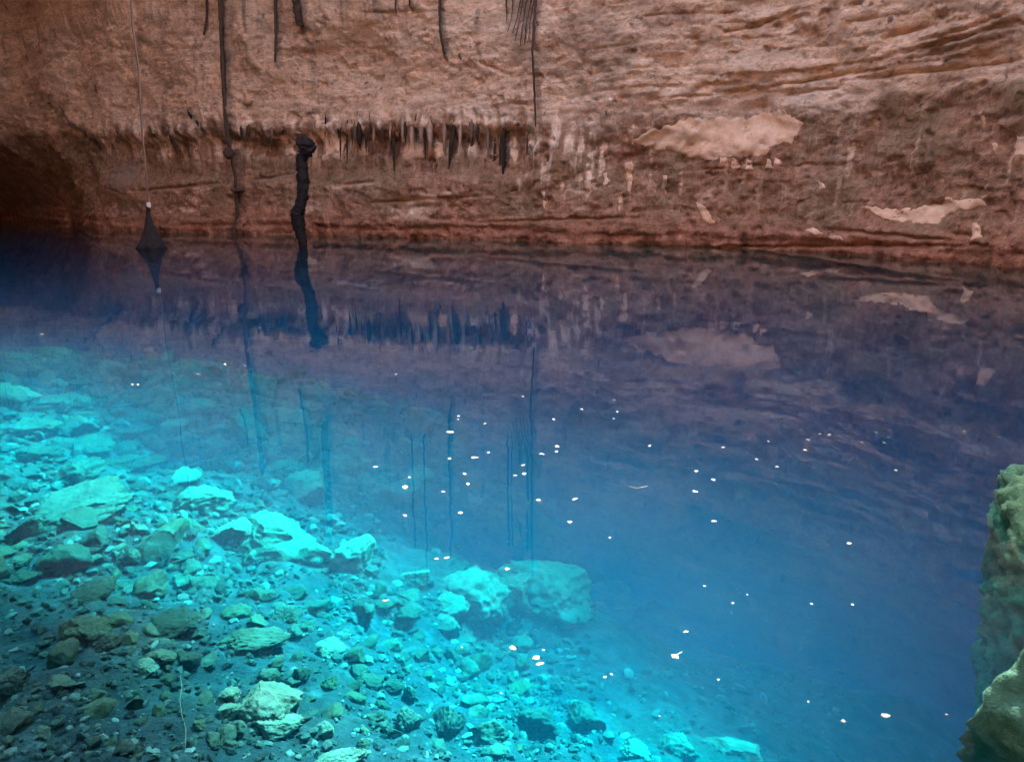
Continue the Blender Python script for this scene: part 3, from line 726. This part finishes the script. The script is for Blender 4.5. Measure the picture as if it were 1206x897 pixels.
# ------------------------------------------------------------------ pieces of the far wall
def in_poly(P, poly):
    x, y = P[:, 0], P[:, 1]; r = np.zeros(len(P), bool); j = len(poly) - 1
    for i in range(len(poly)):
        xi, yi = poly[i]; xj, yj = poly[j]
        r ^= ((yi > y) != (yj > y)) & (x < (xj - xi) * (y - yi) / (yj - yi + 1e-12) + xi); j = i
    return r
def wall_patch(pts, mat='patch', step=.08, off=.03, rough=.06, seed=0, label=None):
    poly = poly_sz(pts); out = []
    for i in range(len(poly)):
        a, b = poly[i], poly[(i + 1) % len(poly)]; n = max(1, int(np.linalg.norm(b - a) / step))
        for k in range(n): out.append(a + (b - a) * k / n)
    out = np.array(out)
    out = out + rough * np.stack([fbm(out[:, 0] * 3.5, out[:, 1] * 3.5, out[:, 0] * 0 + seed, 4, 5, .75), fbm(out[:, 0] * 3.5, out[:, 1] * 3.5, out[:, 0] * 0 + seed, 4, 9, .75)], -1) * 4
    g = np.stack(np.meshgrid(np.arange(out[:, 0].min(), out[:, 0].max(), step), np.arange(out[:, 1].min(), out[:, 1].max(), step)), -1).reshape(-1, 2)
    g = g + rng.uniform(-.3, .3, g.shape) * step
    g = g[in_poly(g, out)]
    dmin = np.min(np.hypot(g[:, None, 0] - out[None, :, 0], g[:, None, 1] - out[None, :, 1]), 1) if len(g) else np.zeros(0)
    g = g[dmin > step * .6]
    allp = np.vstack([out, g]) if len(g) else out
    n = len(out)
    res = geometry.delaunay_2d_cdt([Vector(p) for p in allp], [], [list(range(n))], 1, 1e-5)
    vs = np.array([v[:] for v in res[0]]); fs = [list(f) for f in res[2]]
    de = np.min(np.hypot(vs[:, None, 0] - out[None, :, 0], vs[:, None, 1] - out[None, :, 1]), 1)
    top = wall_xyz(vs[:, 0], vs[:, 1], off * (.4 + .6 * sstep(0, .12, de)) + .006 * fbm(vs[:, 0] * 5, vs[:, 1] * 5, 0 * de, 3, 3))
    bot = wall_xyz(vs[:, 0], vs[:, 1], -.12)
    m = len(vs); F = [tuple(f) for f in fs] + [tuple(i + m for i in f[::-1]) for f in fs]
    cnt = {}
    for f in fs:
        for a, b in zip(f, f[1:] + f[:1]): cnt[(a, b)] = 1
    for (a, b) in cnt:
        if (b, a) not in cnt: F.append((b, a, a + m, b + m))
    o = mesh_obj('limestone_patch', np.vstack([top, bot]), F, M[mat], cave_wall)
    if label: o['label'] = label
wall_patch([(742, 164), (765, 154), (800, 143), (850, 139), (890, 134), (915, 130), (932, 139), (942, 144), (936, 158), (925, 168), (905, 172), (900, 182), (870, 181), (840, 187), (810, 182), (780, 176), (752, 171)], label='large pale bare patch on the mud line of the wall', rough=.05)
wall_patch([(1015, 241), (1035, 245), (1060, 248), (1088, 242), (1105, 243), (1118, 232), (1135, 237), (1160, 233), (1167, 240), (1150, 247), (1122, 250), (1112, 263), (1085, 263), (1052, 260), (1030, 251)], seed=1, step=.07, rough=.03, label='long ragged pale patch low on the right of the wall')
wall_patch([(820, 238), (830, 244), (842, 262), (837, 265), (826, 257)], seed=2, step=.07, rough=.02)
wall_patch([(1200, 160), (1212, 160), (1216, 184), (1195, 184)], seed=3, step=.07, rough=.02)
wall_patch([(1151, 262), (1161, 265), (1168, 280), (1156, 283)], seed=4, step=.06, rough=.02)
for i, (x, y) in enumerate([(862, 186), (878, 187), (902, 187), (912, 184), (848, 184)]):
    wall_patch([(x - 4, y + 12), (x - 1, y), (x + 4, y + 3), (x + 7, y + 12)], seed=5 + i, step=.06, rough=.02)
wall_patch([(965, 213), (972, 216), (976, 222), (968, 223)], seed=12, step=.05, rough=.01)
wall_patch([(955, 270), (965, 267), (980, 274), (970, 276)], seed=13, step=.05, rough=.02)
wall_patch([(986, 279), (1000, 277), (1008, 281), (992, 283)], seed=14, step=.05, rough=.02)
for i, (x, y0, y1, w) in enumerate([(737, 190, 214, 9), (740, 205, 230, 5), (731, 226, 251, 5), (690, 212, 228, 6), (641, 226, 246, 4), (780, 208, 228, 4), (712, 205, 224, 5), (1161, 130, 150, 3), (1172, 170, 182, 4), (660, 214, 226, 4), (509, 168, 192, 8), (597, 175, 192, 8)]):
    wall_patch([(x - w / 2, y0), (x + w / 2, y0), (x + w * .7, (y0 + y1) / 2), (x + w * .1, y1), (x - w * .4, (y0 + y1) / 2 + 2)], seed=20 + i, step=.06, rough=.03)
M['olive'] = simple_rock('dull_limestone', [(.3, (.24, .15, .10)), (.7, (.34, .22, .15))], 4., .5, .05, obj_random=False)
wall_patch([(124, 198), (140, 195), (158, 194), (159, 228), (145, 231), (131, 222)], mat='olive', seed=40, rough=.05, label='dull tan slab low on the left of the wall')

def stalactite(x0, y0, x1, y1, wpx, mat, seed):
    s0, z0 = wall_sz(x0, y0); s1, z1 = wall_sz(x1, y1)
    n = 9; r0 = wpx * (.6 + .6 * np.random.default_rng(seed + 1).random()) * 30 / FPX / 2; rr = np.random.default_rng(seed)
    path, rad = [], []
    for i in range(n):
        t = i / (n - 1)
        s = s0 + (s1 - s0) * t + .04 * rr.normal(); z = z0 + (z1 - z0) * t
        q0 = wall_xyz(np.array(s0), np.array(z0), -.02); q1 = q0 + np.append((plan_at(s1) - plan_at(s0)), 0)
        q = q0 * (1 - t) + q1 * t; q[2] = z
        path.append(q); rad.append(r0 * (min(1.0, .25 + 4 * t) * (1.1 - .25 * t) if t < .6 else (1.0 - t) * 2.2 + .08) * rr.uniform(.9, 1.1))
    V, F = tube(path, rad, 7, .08, seed)
    o = mesh_obj('stalactite', V, F, M[mat], cave_wall)
ST = [(403, 133, 403, 198, 4), (424, 144, 426, 178, 6), (437, 134, 437, 160, 4), (447, 137, 447, 157, 4), (460, 154, 461, 205, 6), (469, 130, 468, 164, 4), (490, 134, 490, 168, 4), (532, 140, 525, 200, 7),
      (546, 158, 548, 221, 5), (517, 172, 516, 214, 3), (510, 192, 509, 221, 4), (560, 147, 559, 168, 4), (565, 164, 566, 201, 4), (575, 160, 574, 200, 4), (581, 158, 580, 221, 4), (588, 150, 587, 221, 4), (614, 157, 613, 197, 3),
      (200, 127, 208, 160, 8), (206, 155, 217, 184, 6), (232, 130, 236, 142, 5), (238, 142, 247, 156, 4), (297, 147, 296, 167, 6), (313, 157, 314, 174, 7), (334, 144, 335, 160, 4), (378, 130, 377, 164, 3), (393, 144, 393, 164, 4), (386, 140, 386, 160, 3), (399, 150, 399, 190, 4),
      (412, 140, 413, 172, 4), (452, 148, 452, 172, 3), (430, 150, 431, 182, 3), (478, 140, 478, 172, 3), (500, 150, 501, 188, 3), (540, 160, 540, 184, 4), (553, 165, 553, 190, 3), (306, 150, 306, 166, 3), (288, 148, 288, 165, 4), (320, 160, 322, 178, 4)]
for i, (a, b, c_, d_, w) in enumerate(ST): stalactite(a, b, c_, d_, w, 'stal', 800 + i)
PS = [(416, 142, 416, 170, 5), (442, 140, 442, 172, 5), (456, 140, 456, 166, 5), (474, 132, 474, 170, 6), (484, 140, 484, 176, 5), (496, 136, 496, 170, 5), (506, 140, 507, 178, 7), (520, 138, 520, 176, 6), (538, 146, 537, 180, 4), (570, 150, 570, 185, 6), (553, 140, 553, 165, 6), (340, 142, 340, 158, 5), (382, 136, 382, 160, 4), (366, 140, 367, 158, 5), (326, 150, 326, 166, 5)]
for i, (a, b, c_, d_, w) in enumerate(PS): stalactite(a, b, c_, d_, w, 'palestal', 900 + i)

# ------------------------------------------------------------------ hanging roots, rope, float
def wall_pt(px, py, off): 
    s, z = wall_sz(px, py); return wall_xyz(np.array(s), np.array(z), off)
def root_path(pts, w0, w1, label, name='hanging_root', mat='root', off=.18, top=None, knots=()):
    """A root that hangs down the wall through the given sight points; starts at the roof edge above."""
    raw = [wall_pt(*p, off) for p in pts]
    k = 30 / FPX
    full = [np.array([raw[0][0], raw[0][1] - .3, 20.6]), np.array([raw[0][0], raw[0][1] - .1, 13.0])] + raw if top is None else raw
    dense, rad = [], []
    rr = np.random.default_rng(len(label))
    tot = len(full) - 1
    for i in range(tot):
        for t in np.linspace(0, 1, 14, endpoint=False):
            q = full[i] + (full[i + 1] - full[i]) * t
            dense.append(q + np.array([.006 * rr.normal(), 0, 0]))
            g = (i + t) / tot
            rad.append((w0 + (w1 - w0) * g) * .72 * k / 2 * rr.uniform(.92, 1.08))
    dense.append(full[-1]); rad.append(w1 * k / 4)
    base = np.array(dense[-1])
    V, F = tube(np.array(dense) - base, rad, 8, .08, len(label))
    o = mesh_obj(name, V, F, M[mat]); o.location = base
    tag(o, label, 'root', 'roots hanging down the far wall')
    for i, (px, py, w, h) in enumerate(knots):
        q = wall_pt(px, py, off + .05); q = dense[int(np.argmin([np.hypot(p[0] - q[0], p[2] - q[2]) for p in dense]))] + np.array([(px - 283) * .02, -.05, 0]) - base
        v, f = rock_shape(60 + i, 3, 5, .25); mesh_obj('root_burl', v * [w * k / 2, w * k / 2.5, h * k / 2] + q, f, M[mat], o)
    return o
root_path([(264, 0), (267, 80), (274, 150), (282, 210), (285, 250), (286, 278)], 9, 5, 'longest dark root running down the wall to the waterline', knots=[(279, 178, 15, 18), (288, 226, 22, 7), (277, 168, 9, 10)])
root_path([(324, 0), (326, 45), (327, 74)], 8, 3, 'dark root ending high on the wall right of the longest root')
root_path([(355, 0), (355, 20), (356, 32)], 15, 12, 'short thick olive root stub at the top above the black column')
root_path([(517, 0), (519, 40), (521, 64)], 5, 4, 'single thin dark root at the top centre of the wall')
root_path([(467, 0), (468, 10), (468, 17)], 4, 2, 'tiny root tip left of the single thin centre root')
root_path([(484, 0), (484, 8), (485, 13)], 4, 2, 'tiny root tip nearest the single thin centre root')
root_path([(244, 0), (244, 22), (243, 42)], 5, 4, 'faint short root left of the longest root')
root_path([(629, 0), (630, 60), (631, 150)], 6, 3, 'longest thin root of the bundle at top centre', off=.45)
BN = ['leftmost', 'second', 'fourth', 'fifth', 'sixth', 'seventh', 'third']
for i, (x, y) in enumerate([(592, 26), (598, 38), (608, 50), (614, 56), (619, 54), (624, 48), (604, 40)]):
    root_path([(x + rng.uniform(-4, 4), -12), (x + rng.uniform(-2, 2), 0), (x + rng.uniform(-1.5, 1.5), y * .5), (x + .5, y)], 3 + 3 * rng.random(), 1.2, BN[i] + ' thin root of the bundle, counted from its left end')

# the black knobbly column standing in the water before the wall
def column():
    k = 30 / FPX
    prof = [(357, 158, 5), (358, 164, 12), (361, 170, 20), (361, 177, 20), (357, 182, 15), (355, 190, 14), (356, 200, 15), (357, 212, 16), (357, 225, 15), (355, 238, 14), (352, 246, 15), (350, 254, 17), (351, 262, 17), (353, 272, 15), (356, 283, 12), (357, 292, 10)]
    d0 = 27.0
    base = None; path = []; rad = []
    for px, py, w in prof:
        r = ray(px, py); q = np.array([0, 0, CAM_H]) + r * (d0 / r[1]); path.append(q); rad.append(.86 * w * d0 / FPX / 2)
    path.append(path[-1] + np.array([.02, 0, -.9])); rad.append(rad[-1] * .8)
    pd, rd = [], []
    for i in range(len(path) - 1):
        for t in np.linspace(0, 1, 5, endpoint=False): pd.append(path[i] * (1 - t) + path[i + 1] * t); rd.append(rad[i] * (1 - t) + rad[i + 1] * t)
    base = np.array([pd[-1][0], pd[-1][1], 0.0])
    e = empty('root_column', base)
    tag(e, 'black knobbly column of matted root with a lumpy head standing in the water', 'root')
    V, F = tube(np.array(pd) - base, rd, 12, .13, 4); mesh_obj('trunk', V, F, M['black'], e)
    for i, (px, py, w, h) in enumerate([(366, 176, 13, 11), (355, 168, 12, 12), (348, 258, 9, 26)]):
        r = ray(px, py); q = r * (d0 / r[1]) + np.array([0, -.05, CAM_H]) - base
        v, f = rock_shape(80 + i, 3, 6, .3); mesh_obj('root_burl', v * [w * k / 2, w * k / 2.5, h * k / 2] + q, f, M['black'], e)
    r = ray(351, 157); q = r * (d0 / r[1]) + np.array([0, 0, CAM_H]) - base
    v, f = rock_shape(91, 3, 6, .3); mesh_obj('pale_cap', v * [9 * k / 2, .2, 2.5 * k / 2] + q, f, M['palestal'], e)
column()

def rope():
    d0 = 26.0
    def at(px, py): r = ray(px, py); return np.array([0, 0, CAM_H]) + r * (d0 / r[1])
    pts = [at(153, -30), at(156, 30), at(163, 80), at(167, 150), at(172, 205), at(175, 242), at(177, 274)]
    pts = [pts[0] + np.array([-.3, 0, 9.0])] + pts
    w = on_level(178, 283); pts[-1][2] = max(pts[-1][2], .1)
    dense = []
    for i in range(len(pts) - 1):
        for t in np.linspace(0, 1, 12, endpoint=False): dense.append(pts[i] * (1 - t) + pts[i + 1] * t)
    dense.append(pts[-1]); base = np.array(dense[-1])
    V, F = tube(np.array(dense) - base, [.03] * len(dense), 7, .1, 2)
    o = mesh_obj('hanging_rope', V, F, M['rope']); o.location = base
    tag(o, 'thin pale rope hanging down at left to the dark cone on the water', 'rope')
    kq = at(175, 241) - base; v, f = rock_shape(95, 3, 4, .15); mesh_obj('knot', v * [.075, .075, .11] + kq, f, M['knot'], o)
    # dark cone-shaped float under the rope: lathe with a ragged net skirt
    c = np.array([base[0], base[1], 0.0])
    prof = [(1.30, .05), (1.1, .08), (.85, .13), (.6, .20), (.35, .29), (.15, .39), (.02, .45), (-.1, .40), (-.3, .26), (-.5, .1)]
    e = empty('cone_float', c); tag(e, 'dark cone shaped float sitting on the water at the foot of the rope', 'float')
    rr = np.random.default_rng(5); VV = []; seg_ = 20; FF = []
    for i, (z, r) in enumerate(prof):
        for q in range(seg_):
            a = 2 * math.pi * q / seg_; jr = r * (1 + (.05 + .1 * (i > 3)) * math.sin(a * 5 + 1) + .03 * rr.normal())
            VV.append((jr * math.cos(a), jr * math.sin(a), z))
    for i in range(len(prof) - 1):
        for q in range(seg_): FF.append((i * seg_ + q, i * seg_ + (q + 1) % seg_, (i + 1) * seg_ + (q + 1) % seg_, (i + 1) * seg_ + q))
    FF.append(tuple(range(seg_))); mesh_obj('cone', VV, FF, M['black'], e)
    V, F = tube([(0.05, -.02, 1.22), (0.02, 0, 1.36), (0, .02, 1.45)], [.06, .07, .05], 8); mesh_obj('collar', V, F, M['black'], e)
rope()

# ------------------------------------------------------------------ things floating on the water
def petal_mesh(seed, elong=1.0):
    r = np.random.default_rng(seed); V, F = [(0, 0, .35)], []
    n = 12
    for ring, (rad, z) in enumerate([(.55, .28), (1.0, .10), (1.02, -.12), (.5, -.25)]):
        for k in range(n):
            a = 2 * math.pi * k / n
            rr = rad * (1 + .22 * math.sin(a * (2 + seed % 3) + seed) + .08 * r.normal())
            V.append((rr * math.cos(a) * elong, rr * math.sin(a), z + .10 * math.cos(2 * a + seed) + .04 * r.normal()))
    for k in range(n): F.append((0, 1 + k, 1 + (k + 1) % n))
    for q in range(3):
        for k in range(n): F.append((1 + q * n + k, 1 + (q + 1) * n + k, 1 + (q + 1) * n + (k + 1) % n, 1 + q * n + (k + 1) % n))
    F.append(tuple(1 + 3 * n + k for k in range(n))[::-1])
    return V, F
PM = []
for k in range(8):
    v, f = petal_mesh(k, 1.0 if k < 6 else 2.0); o = mesh_obj('floating_petal', v, f, M['petal']); PM.append(o.data); bpy.data.objects.remove(o)
FL = [(463, 410, 4), (556, 410, 6), (466, 441, 4), (616, 467, 4), (540, 490, 4), (539, 494, 4), (571, 499, 5), (652, 494, 5), (685, 482, 5), (723, 471, 4), (727, 485, 4), (723, 493, 4), (656, 526, 6), (655, 532, 6), (638, 535, 7),
      (765, 525, 5), (575, 533, 5), (529, 540, 5), (616, 548, 6), (617, 558, 6), (607, 560, 6), (547, 558, 5), (551, 570, 6), (482, 562, 5), (442, 550, 6), (522, 579, 5), (477, 607, 6), (542, 604, 7), (634, 589, 7), (677, 588, 7), (671, 615, 8),
      (514, 658, 7), (526, 657, 7), (597, 670, 7), (718, 633, 4), (544, 762, 4), (590, 816, 4), (851, 527, 5), (905, 520, 5), (891, 541, 5), (915, 550, 6), (951, 518, 5), (948, 530, 5), (966, 511, 4), (977, 512, 5), (1032, 509, 4), (1042, 522, 6), (1015, 521, 4), (1046, 515, 4),
      (1055, 554, 6), (820, 555, 6), (840, 565, 6), (819, 579, 7), (841, 614, 7), (1000, 640, 7), (863, 710, 4), (956, 711, 4), (1004, 712, 5), (993, 849, 7), (952, 826, 4), (846, 800, 4), (1115, 841, 4), (204, 301, 4), (49, 394, 5), (306, 386, 5), (233, 441, 5), (265, 429, 4), (288, 431, 5), (156, 453, 4), (162, 453, 4), (1136, 508, 4), (712, 797, 5), (720, 794, 5), (777, 843, 4), (830, 690, 4), (880, 700, 3), (640, 765, 4)]
BIG = [(530, 509, 6, 6, 'elongated white petal highest of the two long ones over the blue water'), (559, 539, 6.5, 7, 'elongated white petal just below and right of the other long one'), (477, 574, 9, 0, 'largest white petal on the left of the floating cluster'),
       (454, 707, 6, 7, 'single white petal floating above dark rubble beside the ledge'), (604, 763, 11, 1, 'white petal just left of the floating pair'), (631, 775, 12, 2, 'white upper petal of the touching pair in the lower middle'), (636, 782, 11, 3, 'white lower petal of the touching pair in the lower middle'),
       (808, 744, 9, 4, 'round white petal above the one with a tail in the deep blue'), (795, 773, 12, 5, 'white petal with a small tail on the deep blue water'), (1043, 843, 12, 0, 'round cream coloured petal nearest the green bank boulders'), (1176, 515, 5, 6, 'dull petal alone in the reflection by the right edge')]
def petal(px, py, w, me, label, group):
    P = on_level(px, py, 0.0); t = P[1] / ray(px, py)[1]; k = .72 * w * t / FPX / 2
    o = bpy.data.objects.new('floating_petal', me); C.objects.link(o)
    o.location = (P[0], P[1], k * .12); o.scale = (k, k, k * .9); o.rotation_euler = (random.gauss(0, .12), random.gauss(0, .12), random.uniform(0, 6.28) if me not in PM[6:] else random.gauss(0, .25))
    tag(o, label, 'petal', group); return o
FP = []
for px, py, w in FL:
    po = petal(px, py, w * 1.05, random.choice(PM[:6]), 'small white petal floating among others on the blue water', 'white petals floating on the water'); FP.append((po, px, py, ''))
rank_labels(FP, [(530, 509, 'higher long petal'), (477, 574, 'largest petal left of the cluster'), (604, 763, 'petal left of the touching pair'), (808, 744, 'round petal in deep blue water'), (1043, 843, 'cream petal by the green boulders'), (1176, 515, 'dull petal at the right edge'), (190, 300, 'dark cone float'), (357, 292, 'black root column'), (490, 680, 'rounded bright green boulder'), (655, 690, 'dim blue ledge rock'), (629, 430, 'reflection of the long thin root')], 'small white floating petal')
for px, py, w, k, lab in BIG: petal(px, py, w, PM[k], lab, None)
# tail of the tailed petal
P = on_level(800, 770); V, F = tube([(0, 0, 0), (.02, .012, .005), (.034, .016, .012)], [.004, .003, .002], 6)
tl = [o for o in C.objects if o.get('label', '').startswith('white petal with a small tail')][0]
o = mesh_obj('petal_tail', np.array(V) / np.array(tl.scale), F, M['petal'], tl)
tl.rotation_euler = (0, 0, 0)

def specks():
    VV, FF, off = [], [], 0; v, f = ICO[1]
    for _ in range(150):
        px = random.gauss(780, 130); py = random.gauss(690, 90)
        if not (560 < px < 1150 and 470 < py < 890): continue
        P = on_level(px, py); t = P[1] / ray(px, py)[1]; k = random.uniform(.3, .75) * t / FPX
        VV.append(v * [k, k, k * .6] + P + [0, 0, k * .2]); FF.append(f + off); off += len(v)
    o = mesh_obj('pollen_specks', np.concatenate(VV), np.concatenate(FF), M['petal'])
    tag(o, 'fine pale specks scattered on the water surface', None, None, 'stuff')
specks()
# thin twig afloat and a pale cord rising in the shallows
P = on_level(752, 576); V, F = tube([(-.06, .05, .004), (-.01, .0, .006), (.05, .04, .004), (.07, .05, .004)], [.001, .0016, .0016, .001], 6)
o = mesh_obj('floating_twig', V, F, M['wood']); o.location = P; tag(o, 'thin pale curved twig floating right of the petal cluster', 'twig')
A, _ = on_bed(219, 884); Q, _ = on_bed(212, 800)
V, F = tube([(0, 0, .02), *(tuple((Q - A) * t + np.array([.01 * math.sin(9 * t), 0, .03])) for t in (.2, .4, .6, .8, 1))], [.0011] * 6, 6)
o = mesh_obj('pale_cord', V, F, M['rope']); o.location = A; tag(o, 'thin pale cord lying straight on the foreground silt', 'cord')
